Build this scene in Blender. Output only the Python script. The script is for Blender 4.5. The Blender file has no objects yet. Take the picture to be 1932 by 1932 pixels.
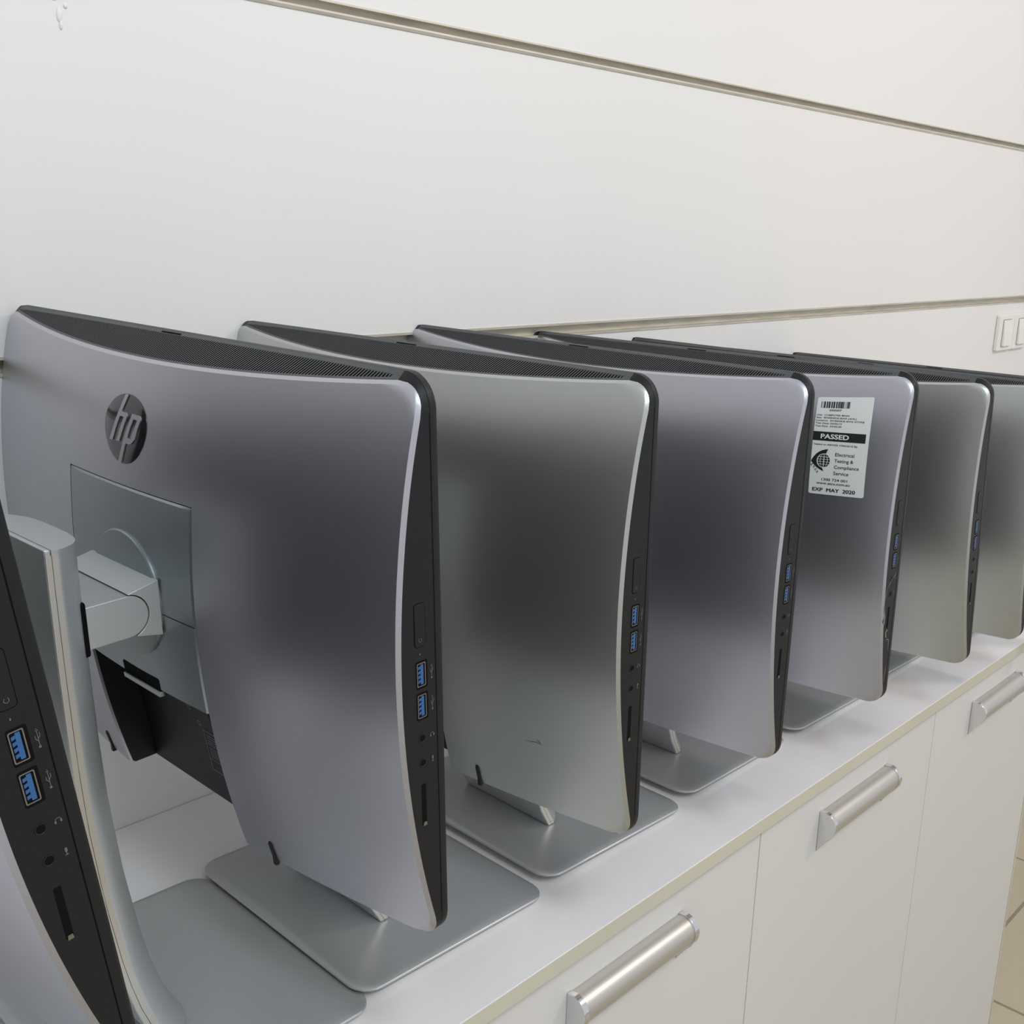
import bpy, bmesh, math, random
from mathutils import Vector, Matrix
random.seed(4)
S = bpy.context.scene
COL = S.collection
ZC = 0.90                      # height of the worktop above the floor

# ------------------------------------------------------------------ camera
cam = bpy.data.objects.new('camera', bpy.data.cameras.new('camera'))
COL.objects.link(cam)
cam.location = (-0.3372585, -0.6782943, 0.612184 + ZC)
cam.rotation_euler = (1.321372, -0.02793245, -0.8122267)
cam.data.sensor_width = 36.0
cam.data.lens = 2086.742 / 1932 * 36.0
cam.data.clip_start = 0.01
S.camera = cam
# ------------------------------------------------------------------ world, lights, exposure
W = bpy.data.worlds.new('world'); S.world = W; W.use_nodes = True
bgn = W.node_tree.nodes['Background']
bgn.inputs[0].default_value = (0.97, 0.975, 1.0, 1)
bgn.inputs[1].default_value = 0.68
def area(name, loc, target, size, size_y, power, color):
    l = bpy.data.lights.new(name, 'AREA'); l.shape = 'RECTANGLE'; l.size = size; l.size_y = size_y
    l.energy = power; l.color = color
    o = bpy.data.objects.new(name, l); COL.objects.link(o); o.location = loc
    o.rotation_euler = (Vector(target) - Vector(loc)).to_track_quat('-Z', 'Y').to_euler()
    return o
area('ceiling_lamp_warm', (2.2, -1.5, 2.85), (0.9, 0.1, 0.9), 0.35, 0.35, 12, (1.0, 0.80, 0.70))
area('ceiling_lamp_cool', (-0.5, -1.5, 2.85), (0.6, 0.1, 0.9), 0.35, 0.35, 14, (0.74, 0.91, 1.0))
area('ceiling_lamp_middle', (1.0, -1.7, 2.85), (0.9, 0.2, 0.9), 3.4, 0.5, 15, (1.0, 0.98, 0.96))
S.view_settings.view_transform = 'Standard'
S.view_settings.look = 'None'
S.view_settings.gamma = 1.0
S.view_settings.use_curve_mapping = False
S.view_settings.exposure = 0.0

# ------------------------------------------------------------------ materials
def lin(c):
    return tuple(((x / 255) / 12.92 if x / 255 <= 0.04045 else ((x / 255 + 0.055) / 1.055) ** 2.4) for x in c)
def mat(name, rgb, rough=0.5, metal=0.0, noise=0.0, nscale=20.0, bump=0.0, bscale=400.0, coat=0.0, spec=0.5, stretch=None):
    m = bpy.data.materials.new(name); m.use_nodes = True
    nt = m.node_tree; b = nt.nodes['Principled BSDF']
    c = lin(rgb)
    b.inputs['Base Color'].default_value = (*c, 1)
    b.inputs['Roughness'].default_value = rough
    b.inputs['Metallic'].default_value = metal
    b.inputs['Specular IOR Level'].default_value = spec
    b.inputs['Coat Weight'].default_value = coat
    tc = nt.nodes.new('ShaderNodeTexCoord')
    mp = nt.nodes.new('ShaderNodeMapping'); nt.links.new(tc.outputs['Object'], mp.inputs[0])
    if stretch: mp.inputs['Scale'].default_value = stretch
    n = nt.nodes.new('ShaderNodeTexNoise'); n.inputs['Scale'].default_value = nscale
    nt.links.new(mp.outputs[0], n.inputs['Vector'])
    r = nt.nodes.new('ShaderNodeValToRGB')
    lo = tuple(x * (1 - noise) for x in c); hi = tuple(min(1, x * (1 + noise)) for x in c)
    r.color_ramp.elements[0].color = (*lo, 1); r.color_ramp.elements[1].color = (*hi, 1)
    r.color_ramp.elements[0].position = 0.3; r.color_ramp.elements[1].position = 0.7
    nt.links.new(n.outputs[0], r.inputs[0]); nt.links.new(r.outputs[0], b.inputs['Base Color'])
    if bump:
        n2 = nt.nodes.new('ShaderNodeTexNoise'); n2.inputs['Scale'].default_value = bscale
        bp = nt.nodes.new('ShaderNodeBump'); bp.inputs['Strength'].default_value = bump
        bp.inputs['Distance'].default_value = 0.001
        nt.links.new(mp.outputs[0], n2.inputs['Vector'])
        nt.links.new(n2.outputs[0], bp.inputs['Height']); nt.links.new(bp.outputs[0], b.inputs['Normal'])
    return m
M = {}
M['wall'] = mat('white_wall_panel', (232, 231, 228), 0.45, noise=0.012, nscale=1.5, bump=0.03, bscale=300)
M['alu'] = mat('brushed_aluminium', (200, 196, 184), 0.32, 1.0, noise=0.08, nscale=30, stretch=(1, 30, 30))
M['alu_dull'] = mat('dull_aluminium_channel', (205, 199, 184), 0.45, 0.35, noise=0.12, nscale=6, stretch=(3, 30, 30))
M['silver'] = mat('silver_painted_plastic', (190, 190, 198), 0.37, 0.93, noise=0.01, nscale=8)
M['silver_b'] = mat('greenish_silver_plastic', (190, 193, 190), 0.37, 0.93, noise=0.01, nscale=8)  # the cover silver with a slightly greener, less blue tint
M['panel'] = mat('grey_silver_panel', (160, 167, 170), 0.36, 0.85, noise=0.01, nscale=12)
M['stand'] = mat('silver_stand_metal', (192, 195, 196), 0.36, 0.50, noise=0.01, nscale=12)
M['edge'] = mat('pale_edge_metal', (205, 202, 195), 0.35, 0.8)
M['black'] = mat('black_textured_plastic', (22, 24, 26), 0.48, noise=0.05, nscale=200, bump=0.12, bscale=1500, spec=0.3)
M['grille'] = mat('top_lit_grille', (72, 75, 77), 0.5, noise=0.03, nscale=100, bump=0.1, bscale=1500)  # same plastic as the black band, coloured lighter as if lit from above
M['dark'] = mat('dark_hollow', (12, 13, 14), 0.8, spec=0.1)
M['gloss'] = mat('glossy_black_glass', (8, 9, 10), 0.06, coat=0.5)
M['badge'] = mat('smoked_badge_glass', (24, 28, 32), 0.10, coat=0.5)
M['port'] = mat('port_shell_metal', (150, 145, 138), 0.35, 1.0)
M['blue'] = mat('blue_port_plastic', (42, 92, 146), 0.45)
M['ink'] = mat('faint_grey_print', (92, 96, 98), 0.6)
M['ink_pale'] = mat('pale_grey_print', (150, 158, 160), 0.6)
M['label'] = mat('white_label_paper', (222, 226, 222), 0.45)
M['print'] = mat('black_label_print', (20, 30, 32), 0.5)
M['worktop'] = mat('glossy_white_laminate', (240, 238, 238), 0.16, noise=0.006, nscale=3, coat=0.2)
M['banding'] = mat('cream_edge_banding', (200, 196, 178), 0.5, noise=0.03, nscale=6)
M['door'] = mat('white_cabinet_laminate', (214, 212, 209), 0.42, noise=0.01, nscale=2)
M['gap'] = mat('shadow_gap_board', (150, 142, 128), 0.8)
M['chrome'] = mat('polished_chrome', (225, 226, 228), 0.08, 1.0)
M['satin'] = mat('satin_nickel_bar', (205, 203, 197), 0.42, 0.85)
M['switch'] = mat('white_switch_plastic', (236, 234, 229), 0.35)
M['chip'] = mat('scuffed_plastic_marks', (120, 120, 112), 0.7)
# floor: large cream tiles with faint joints
def floor_mat():
    m = bpy.data.materials.new('cream_floor_tile'); m.use_nodes = True
    nt = m.node_tree; b = nt.nodes['Principled BSDF']; b.inputs['Roughness'].default_value = 0.15
    tc = nt.nodes.new('ShaderNodeTexCoord'); br = nt.nodes.new('ShaderNodeTexBrick')
    br.offset = 0; br.inputs['Scale'].default_value = 1.0
    br.inputs['Brick Width'].default_value = 0.6; br.inputs['Row Height'].default_value = 0.6
    br.inputs['Mortar Size'].default_value = 0.004
    br.inputs['Color1'].default_value = (*lin((196, 184, 158)), 1); br.inputs['Color2'].default_value = (*lin((204, 194, 170)), 1)
    br.inputs['Mortar'].default_value = (*lin((150, 138, 114)), 1)
    nt.links.new(tc.outputs['Object'], br.inputs['Vector'])
    n = nt.nodes.new('ShaderNodeTexNoise'); n.inputs['Scale'].default_value = 2.2; n.inputs['Detail'].default_value = 6
    mx = nt.nodes.new('ShaderNodeMix'); mx.data_type = 'RGBA'; mx.blend_type = 'MULTIPLY'; mx.inputs[0].default_value = 0.35
    nt.links.new(tc.outputs['Object'], n.inputs['Vector'])
    nt.links.new(br.outputs[0], mx.inputs[6]); nt.links.new(n.outputs[0], mx.inputs[7])
    nt.links.new(mx.outputs[2], b.inputs['Base Color'])
    return m
M['floor'] = floor_mat()

# ------------------------------------------------------------------ helpers
def link(name, bm, m, parent=None, smooth=None, bevel=0.0, seg=2, mats=None):
    me = bpy.data.meshes.new(name)
    bmesh.ops.recalc_face_normals(bm, faces=bm.faces[:])
    bm.to_mesh(me); bm.free()
    for x in (mats or [m]): me.materials.append(x)
    o = bpy.data.objects.new(name, me); COL.objects.link(o)
    if parent is not None: o.parent = parent
    if smooth is not None:
        me.polygons.foreach_set('use_smooth', [True] * len(me.polygons))
        me.set_sharp_from_angle(angle=math.radians(smooth))
    if bevel:
        b = o.modifiers.new('bevel', 'BEVEL'); b.width = bevel; b.segments = seg; b.limit_method = 'ANGLE'
        b.angle_limit = math.radians(40); b.harden_normals = False
    return o
def tag(o, label=None, cat=None, group=None, kind=None):
    if label: o['label'] = label
    if cat: o['category'] = cat
    if group: o['group'] = group
    if kind: o['kind'] = kind
    return o
def empty(name, loc, rz=0.0):
    o = bpy.data.objects.new(name, None); COL.objects.link(o); o.location = loc; o.rotation_euler = (0, 0, rz)
    o.empty_display_size = 0.05
    return o
def box(bm, x0, x1, y0, y1, z0, z1):
    vs = [bm.verts.new((x, y, z)) for x in (x0, x1) for y in (y0, y1) for z in (z0, z1)]
    for f in ((0, 1, 3, 2), (4, 6, 7, 5), (0, 4, 5, 1), (2, 3, 7, 6), (0, 2, 6, 4), (1, 5, 7, 3)):
        bm.faces.new([vs[i] for i in f])
    return vs
def prism(bm, pts, fn):
    """pts: closed 2D outline; fn(p, k) gives the 3D point at end k (0/1)."""
    a = [bm.verts.new(fn(p, 0)) for p in pts]; b = [bm.verts.new(fn(p, 1)) for p in pts]
    n = len(pts)
    for i in range(n): bm.faces.new((a[i], a[(i + 1) % n], b[(i + 1) % n], b[i]))
    bm.faces.new(a); bm.faces.new(b[::-1])
def rrect(w0, w1, h0, h1, r, n=8):
    out = []
    for cx, cy, a0 in ((w1 - r, h1 - r, 0), (w0 + r, h1 - r, 90), (w0 + r, h0 + r, 180), (w1 - r, h0 + r, 270)):
        for i in range(n + 1):
            a = math.radians(a0 + 90 * i / n); out.append((cx + r * math.cos(a), cy + r * math.sin(a)))
    return out
def loft(bm, rings, closed=True, cap0=True, cap1=True):
    R = [[bm.verts.new(p) for p in ring] for ring in rings]
    n = len(R[0])
    for a, b in zip(R, R[1:]):
        for i in range(n if closed else n - 1):
            bm.faces.new((a[i], a[(i + 1) % n], b[(i + 1) % n], b[i]))
    if cap0: bm.faces.new(R[0])
    if cap1: bm.faces.new(R[-1][::-1])
    return R
def ring_plate(bm, outer, inner, fn):
    """flat ring between two outlines of equal count"""
    a = [bm.verts.new(fn(p)) for p in outer]; b = [bm.verts.new(fn(p)) for p in inner]
    n = len(a)
    for i in range(n): bm.faces.new((a[i], a[(i + 1) % n], b[(i + 1) % n], b[i]))

# ------------------------------------------------------------------ the room
YW = 0.31334; X0, X1 = -1.2, 4.6
def slab(name, x0, x1, y0, y1, z0, z1, m, kind='structure', bevel=0.0):
    bm = bmesh.new(); box(bm, x0, x1, y0, y1, z0, z1)
    return tag(link(name, bm, m, bevel=bevel), kind=kind)
slab('floor', X0, X1, -3.2, YW + 0.14, -0.1, 0.0, M['floor'])
ZR = [(0.4763 + ZC, 0.4905 + ZC), (0.8232 + ZC, 0.8358 + ZC)]
bm = bmesh.new()
edges = [0.0] + [v for r in ZR for v in r] + [3.0]
for i in range(0, len(edges), 2):
    box(bm, X0, X1, YW, YW + 0.018, edges[i], edges[i + 1])
box(bm, X0, X1, YW + 0.018, YW + 0.12, 0, 3.0)
tag(link('wall_back', bm, M['wall'], bevel=0.0012, seg=2), kind='structure')
# the metal channels let into the two grooves of the wall
for i, (z0, z1) in enumerate(ZR):
    bm = bmesh.new(); lip = 0.0016
    prof = [(-0.0012, z1 + lip), (-0.0012, z1 - 0.0012), (0.010, z1 - 0.0012), (0.010, z0 + 0.0012), (-0.0012, z0 + 0.0012), (-0.0012, z0 - lip),
            (-0.0004, z0 - lip), (0.0004, z0 + 0.0002), (0.0112, z0 + 0.0002), (0.0112, z1 - 0.0002), (0.0004, z1 - 0.0002), (-0.0004, z1 + lip)]
    if i == 1:
        prof = [(-0.0012, z1 + 0.0006), (-0.0012, z1 - 0.0012), (0.010, z1 - 0.0012), (0.010, z0 + 0.004), (0.004, z0 + 0.0028), (-0.0016, z0 + 0.0032), (-0.0024, z0 + 0.0012), (-0.0012, z0 - lip),
                (-0.0004, z0 - lip), (0.0004, z0 + 0.0002), (0.0112, z0 + 0.0002), (0.0112, z1 - 0.0002), (0.0004, z1 - 0.0002), (-0.0004, z1 + 0.0006)]
    prism(bm, prof, lambda p, k: (X0 if k == 0 else X1, YW + p[0], p[1]))
    tag(link('trim_%d' % (i + 1), bm, M['alu_dull']), kind='structure')

# ------------------------------------------------------------------ counter
YE = -0.1447; TH = 0.0163; XE = 1.612
bm = bmesh.new(); box(bm, -1.15, XE + 0.003, YE + 0.0006, YW - 0.001, ZC - TH, ZC)
wt = link('worktop', bm, M['worktop'], bevel=0.0006)
tag(wt, 'long glossy white worktop with a cream front edge carrying the row of computers', 'worktop')
bm = bmesh.new(); box(bm, -1.15, XE + 0.003, YE, YE + 0.0006, ZC - TH, ZC - 0.0004)
link('edge_banding', bm, M['banding'], wt, bevel=0.0002)
YF = YE + 0.012
def handle(parent, xc):
    z = ZC
    L = 0.0840
    bm = bmesh.new()
    outer = [(0.000, -0.0590), (0.007, -0.0580), (0.0140, -0.0605), (0.0190, -0.0655), (0.0210, -0.0725), (0.0195, -0.0800), (0.0155, -0.0870), (0.0100, -0.0930)]
    inner = [(p[0] - 0.0016, p[1] - 0.0010 if i < 4 else p[1]) for i, p in enumerate(outer)]
    inner[0] = (0.0, -0.0606)
    pts = outer + [(0.0088, -0.0922)] + inner[::-1][1:]
    prism(bm, pts, lambda p, k: (xc + (-L if k == 0 else L), YF - 0.0005 - p[0], z + p[1]))
    bar = link('handle', bm, M['satin'], parent, smooth=35)
    for s in (-1, 1):
        bm = bmesh.new()
        cap = [(0.0, -0.0572), (0.0080, -0.0562), (0.0155, -0.0592), (0.0208, -0.0650), (0.0228, -0.0725), (0.0210, -0.0810), (0.0165, -0.0885),
               (0.0100, -0.0960), (0.0045, -0.1040), (0.0, -0.1110)]
        prism(bm, cap, lambda p, k: (xc + s * (L + 0.0065 * k), YF - 0.0004 - p[0], z + p[1]))
        c = link('end_cap', bm, M['chrome'], bar, smooth=35, bevel=0.0005)
        c['label'] = 'polished chrome end cap'
    return bar
labels = ['nearest visible white cabinet, its bar handle cut by the lower frame edge',
          'white cabinet between the nearest and the farthest ones, handle fully visible below the worktop',
          'white cabinet at the far right end of the counter, beside the beige floor']
cabs = [(-1.136, -0.668), (-0.668, -0.200), (-0.200, 0.2000), (0.2000, 0.6680), (0.6680, 1.1365), (1.1365, 1.6045)]
for i, (a, b) in enumerate(cabs):
    root = empty('base_cabinet', ((a + b) / 2, 0.08, 0))
    def loc(o): o.matrix_parent_inverse = root.matrix_basis.inverted(); return o
    root.location = ((a + b) / 2, 0.08, 0)
    bpy.context.view_layer.update()
    inv = Matrix.Translation(root.location).inverted()
    bm = bmesh.new(); box(bm, a + 0.0003, b - 0.0003, YF + 0.018, YW - 0.002, 0.002, ZC - TH - 0.0005); bm.transform(inv)
    link('carcass', bm, M['gap'], root)
    bm = bmesh.new(); box(bm, a + 0.0009, b - 0.0009, YF, YF + 0.0175, 0.08, ZC - TH - 0.0028); bm.transform(inv)
    d = link('door', bm, M['door'], root, bevel=0.0008)
    h = handle(d, (a + b) / 2 - 0.0055)
    for o in (h,):
        o.data.transform(inv)
        for c in o.children: c.data.transform(inv)
    if i >= 3:
        tag(root, labels[i - 3], 'cabinet', 'white cabinets under the worktop')
    else:
        tag(root, ['white cabinet under the worktop at its far left end, outside the picture', 'second white cabinet from the far left end of the worktop, outside the picture',
                   'white cabinet just left of the nearest visible one, below the picture corner'][i], 'cabinet', 'white cabinets under the worktop')
bm = bmesh.new(); box(bm, 1.6050, XE, YF - 0.0005, YW - 0.002, 0.002, ZC - TH - 0.0004)
ep = link('end_panel', bm, M['banding'], bevel=0.0006)
tag(ep, 'narrow cream-edged end panel closing the right end of the white cabinets', 'panel')

# ------------------------------------------------------------------ light switches
def switch(xa, label):
    w, z0, z1 = 0.098, 0.3640 + ZC, 0.4490 + ZC
    r = empty('light_switch', (xa + w / 2, YW, (z0 + z1) / 2))
    hw = w / 2 - 0.0006; hh = (z1 - z0) / 2
    bm = bmesh.new(); prism(bm, rrect(-hw, hw, -hh, hh, 0.004, 4), lambda p, k: (p[0], -0.009 * k - 0.0005, p[1]))
    fr = link('frame', bm, M['switch'], r, bevel=0.0018)
    bm = bmesh.new(); box(bm, -0.0265, 0.0265, -0.0100, -0.0096, -0.0325, 0.0315)
    link('recess', bm, M['gap'], r)
    bm = bmesh.new()
    prism(bm, [(-0.0100, -0.031), (-0.0165, -0.031), (-0.0150, 0.0), (-0.0110, 0.030), (-0.0100, 0.030)], lambda p, k: (-0.0250 + 0.050 * k, p[0], p[1]))
    link('rocker', bm, M['switch'], r, bevel=0.0008)
    tag(r, label, 'light switch', 'white rocker switches on the wall')
switch(2.392, 'left one of two white rocker light switches side by side on the wall at right')
switch(2.4915, 'right one of two white rocker light switches, cut by the right picture edge')
# dribble of filler on the wall, top left
bm = bmesh.new()
for (dx, dz, rx, rz) in ((-0.004, 0.002, 0.0035, 0.003), (0.004, 0.004, 0.003, 0.003), (0.006, -0.004, 0.0018, 0.0022), (0.0, -0.012, 0.0025, 0.006), (0.001, -0.02, 0.0016, 0.004), (0.0, 0.009, 0.007, 0.006)):
    ret = bmesh.ops.create_uvsphere(bm, u_segments=12, v_segments=8, radius=1.0)
    for v in ret['verts']: v.co = Vector((0.1365 + dx + v.co.x * rx, YW - 0.0003 + v.co.y * 0.0011, 0.7925 + ZC + dz + v.co.z * rz))
tag(link('filler_drip', bm, M['wall'], smooth=60), 'small glossy drip of white filler on the wall near the top left corner', 'drip')

# ------------------------------------------------------------------ all-in-one computers
HW, H = 0.27, 0.36899
def Tu(u): return 0.027 * (1 - (u / HW) ** 2)
def Tv(v): return 0.025 - 0.77 * (v - 0.187) ** 2
def Dedge(u, v): return 0.0080 + Tu(u) + Tv(v)                       # where the black band meets the silver cover
def drop(u, v, d):
    t = min(1, max(0, (v - 0.29) / (H - 0.29))); t = t * t * (3 - 2 * t)
    return 0.45 * max(0, Tu(u) + 0.0) * t + 0.003 * t
CR = 0.020
def squircle(u, v, r=CR):
    """move a point of the full rectangle into the rounded one"""
    su = 1 if u > 0 else -1
    x = abs(u) - (HW - r)
    top = v > H / 2
    y = (v - (H - r)) if top else (r - v)
    if x > 0 and y > 0:
        s, t = x / r, y / r
        x2, y2 = s * math.sqrt(1 - t * t / 2) * r, t * math.sqrt(1 - s * s / 2) * r
        u = su * (HW - r + x2); v = (H - r + y2) if top else (r - y2)
    return u, v
def bdist(u, v, r=CR):
    x = abs(u) - (HW - r); y = max(v - (H - r), r - v)
    if x > 0 and y > 0: return r - math.hypot(x, y)
    return min(HW - abs(u), H - v, v)
def back_point(u, v, lift=0.0):
    """point on the outer silver surface (u, v in the rounded rectangle)"""
    b = max(0.0, bdist(u, v))
    rise = 0.0025 * min(1.0, b / 0.0020)
    d = Dedge(u, v) + rise - 0.0011 * min(1, b / 0.12) + lift
    return Vector((-d, u, v - drop(u, v, d)))
CU, CV = 0.087, 0.115      # half width / height of the cut-out at the bottom of the cover
PV = 0.2655                # top of the access panel
def frange(a, b, n): return [a + (b - a) * i / n for i in range(n + 1)]

def make_cover():
    bm = bmesh.new()
    us = [-HW, -HW + 0.002, -HW + 0.0026, -HW + 0.006] + frange(-HW + 0.010, -CU, 18) + frange(-CU, CU, 14)[1:]
    us = us + [-x for x in us[::-1] if -x > CU + 1e-6]
    us = sorted(set(round(x, 6) for x in us))
    vs = [0, 0.002, 0.0026, 0.0064, 0.012, 0.02, 0.035, 0.05, 0.065, 0.08, 0.095, CV] + frange(CV, PV, 12)[1:] + frange(PV, H - 0.012, 10)[1:] + [H - 0.0064, H - 0.0026, H - 0.002, H]
    V = {}
    for i, u in enumerate(us):
        for j, v in enumerate(vs):
            V[i, j] = bm.verts.new(back_point(*squircle(u, v)))
    for i in range(len(us) - 1):
        for j in range(len(vs) - 1):
            uc = (us[i] + us[i + 1]) / 2; vc = (vs[j] + vs[j + 1]) / 2
            if abs(uc) < CU and vc < PV: continue
            bm.faces.new((V[i, j], V[i + 1, j], V[i + 1, j + 1], V[i, j + 1]))
    for v in list(bm.verts):
        if not v.link_faces: bm.verts.remove(v)
    # turn-in walls round the opening
    bed = [e for e in bm.edges if e.is_boundary and all(abs(v.co.y) <= CU + 1e-5 and v.co.z <= PV + 0.004 for v in e.verts)]
    ret = bmesh.ops.extrude_edge_only(bm, edges=bed)
    for v in [g for g in ret['geom'] if isinstance(g, bmesh.types.BMVert)]: v.co.x += 0.0022
    return bm
def make_panel():
    bm = bmesh.new()
    g = 0.0009
    us = [-CU + g] + frange(-CU + g + 0.0014, CU - g - 0.0014, 14) + [CU - g]; vs = frange(CV, PV - g - 0.0014, 14) + [PV - g]
    V = {}
    for i, u in enumerate(us):
        for j, v in enumerate(vs):
            edge = (abs(u) > CU - g - 1e-6) or v > PV - g - 1e-6
            V[i, j] = bm.verts.new(back_point(u, v, -0.0006 if edge else 0.0005))
    for i in range(len(us) - 1):
        for j in range(len(vs) - 1): bm.faces.new((V[i, j], V[i + 1, j], V[i + 1, j + 1], V[i, j + 1]))
    bed = [e for e in bm.edges if e.is_boundary]
    ret = bmesh.ops.extrude_edge_only(bm, edges=bed)
    for v in [x for x in ret['geom'] if isinstance(x, bmesh.types.BMVert)]: v.co.x += 0.004
    return bm
def outline(n_side=40, inset=0.0):
    """closed outline of the rounded rectangle"""
    pts = []
    r = CR; a = HW - r
    for i in range(n_side): pts.append((-a + 2 * a * i / n_side, H))
    for i in range(10): t = math.radians(90 - 9 * i); pts.append((a + r * math.cos(t), H - r + r * math.sin(t)))
    for i in range(n_side): pts.append((HW, H - r - (H - 2 * r) * i / n_side))
    for i in range(10): t = math.radians(-9 * i); pts.append((a + r * math.cos(t), r + r * math.sin(t)))
    for i in range(n_side): pts.append((a - 2 * a * i / n_side, 0))
    for i in range(10): t = math.radians(270 - 9 * i); pts.append((-a + r * math.cos(t), r + r * math.sin(t)))
    for i in range(n_side): pts.append((-HW, r + (H - 2 * r) * i / n_side))
    for i in range(10): t = math.radians(180 - 9 * i); pts.append((-a + r * math.cos(t), H - r + r * math.sin(t)))
    return pts
FB = 0.0062       # thickness of the front frame
def band_point(u, v, s):
    """s 0 at the front frame .. 1 at the silver cover"""
    d = Dedge(u, v)
    a = FB + (d - FB) * s
    return Vector((-a, u, v - drop(u, v, d) * s))
def top_z(u, a):
    d = Dedge(u, H); s = (a - FB) / (d - FB)
    return H - drop(u, H, d) * s
def make_band():
    bm = bmesh.new(); pts = outline()
    def skip(p, q, s0, s1):           # leave the grille opening free
        return False
    rings = []
    for s in (0, 0.5, 1): rings.append([band_point(u, v, s) for u, v in pts])
    R = [[bm.verts.new(p) for p in ring] for ring in rings]
    n = len(pts)
    for a, b in zip(R, R[1:]):
        for i in range(n):
            m = ((pts[i][0] + pts[(i + 1) % n][0]) / 2, (pts[i][1] + pts[(i + 1) % n][1]) / 2)
            if m[1] > H - 1e-4 and abs(m[0]) < 0.2499: continue
            if m[1] < 1e-4 and abs(m[0]) < 0.0875: continue
            bm.faces.new((a[i], a[(i + 1) % n], b[(i + 1) % n], b[i]))
    return bm
def make_grille():
    bm = bmesh.new()
    N = 60; us = frange(-0.25, 0.25, N)
    f0, r0 = FB, 0.0
    def strip(fa, fb):
        A = [bm.verts.new((-fa(u), u, top_z(u, fa(u)))) for u in us]; B = [bm.verts.new((-fb(u), u, top_z(u, fb(u)))) for u in us]
        A2 = [bm.verts.new(v.co - Vector((0, 0, 0.002))) for v in A]; B2 = [bm.verts.new(v.co - Vector((0, 0, 0.002))) for v in B]
        for i in range(N):
            bm.faces.new((A[i], A[i + 1], B[i + 1], B[i])); bm.faces.new((A2[i], A[i], A[i + 1], A2[i + 1])); bm.faces.new((B[i], B2[i], B2[i + 1], B[i + 1]))
    front = lambda u: FB + 0.0030
    rear = lambda u: Dedge(u, H) - 0.0018
    strip(lambda u: FB, front); strip(rear, lambda u: Dedge(u, H))
    pitch = 0.0027; rib = 0.0012; k = 0.18
    u = -0.2420
    # solid ends
    def quad(poly):
        P = [(a, uu) for a, uu in poly]
        T = [bm.verts.new((-a, uu, top_z(uu, a) - 0.0001)) for a, uu in P]; Bv = [bm.verts.new((-a, uu, top_z(uu, a) - 0.0009)) for a, uu in P]
        n = len(P); bm.faces.new(T)
        for i in range(n): bm.faces.new((T[i], Bv[i], Bv[(i + 1) % n], T[(i + 1) % n])).material_index = 1  # rib sides coloured dark to give the shade inside the slots
    quad([(front(-.25), -.25), (front(-.25), u - 0.0013), (rear(u), u - 0.0013 + k * (rear(u) - FB)), (rear(-.25), -.25)])
    while u < 0.2455:
        def seg(uu):
            r = rear(uu); r = rear(uu + k * (r - FB))
            return (FB + 0.003, uu), (r, uu + k * (r - FB - 0.003))
        a, b = seg(u); c, d = seg(u + rib)
        if b[0] - a[0] > 0.001: quad([a, c, d, b])
        u += pitch
    quad([(front(.25), u - 0.001), (front(.25), .25), (rear(.25), .25), (rear(.25), u - 0.001)])
    o = bm
    return o
def make_grille_floor():
    bm = bmesh.new(); us = frange(-0.2498, 0.2498, 50)
    A = [bm.verts.new((-(FB + 0.0002), u, top_z(u, FB) - 0.0025)) for u in us]
    B = [bm.verts.new((-(Dedge(u, H) - 0.0002), u, top_z(u, Dedge(u, H)) - 0.0025)) for u in us]
    for i in range(50): bm.faces.new((A[i], A[i + 1], B[i + 1], B[i]))
    return bm
def make_front_frame():
    bm = bmesh.new(); pts = outline()
    def sc(e): return [((u / HW) * (HW - e), H / 2 + (v - H / 2) / (H / 2) * (H / 2 - e)) for u, v in pts]
    rings = [[(-FB, u, v) for u, v in sc(0.0007)], [(-FB + 0.0004, u, v) for u, v in sc(0.0)], [(-0.0014, u, v) for u, v in sc(0.0)], [(-0.0004, u, v) for u, v in sc(0.0006)], [(0.0, u, v) for u, v in sc(0.0016)]]
    loft(bm, rings)
    return bm
def make_floor_cavity():
    """black connector recess under the access panel"""
    bm = bmesh.new()
    prof = [(0.0060, 0.0002), (0.0105, 0.0012), (0.0135, 0.03), (0.018, 0.06), (0.022, 0.085), (0.030, 0.104), (0.0505, 0.1185), (0.0525, 0.1250)]
    rows = []
    for a, v in prof:
        rows.append([bm.verts.new((-a, u, v)) for u in frange(-CU, CU, 6)])
    for A, B in zip(rows, rows[1:]):
        for i in range(6): bm.faces.new((A[i], A[i + 1], B[i + 1], B[i]))
    for s in (-1, 1):                 # side cheeks up to the silver cover
        prev = None
        for a, v in prof:
            q = back_point(s * CU, v)
            cur = (bm.verts.new((-a, s * CU, v)), bm.verts.new((q.x + 0.0006, s * (CU + 0.0002), v)))
            if prev: bm.faces.new((prev[0], prev[1], cur[1], cur[0]))
            prev = cur
    return bm
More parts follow.
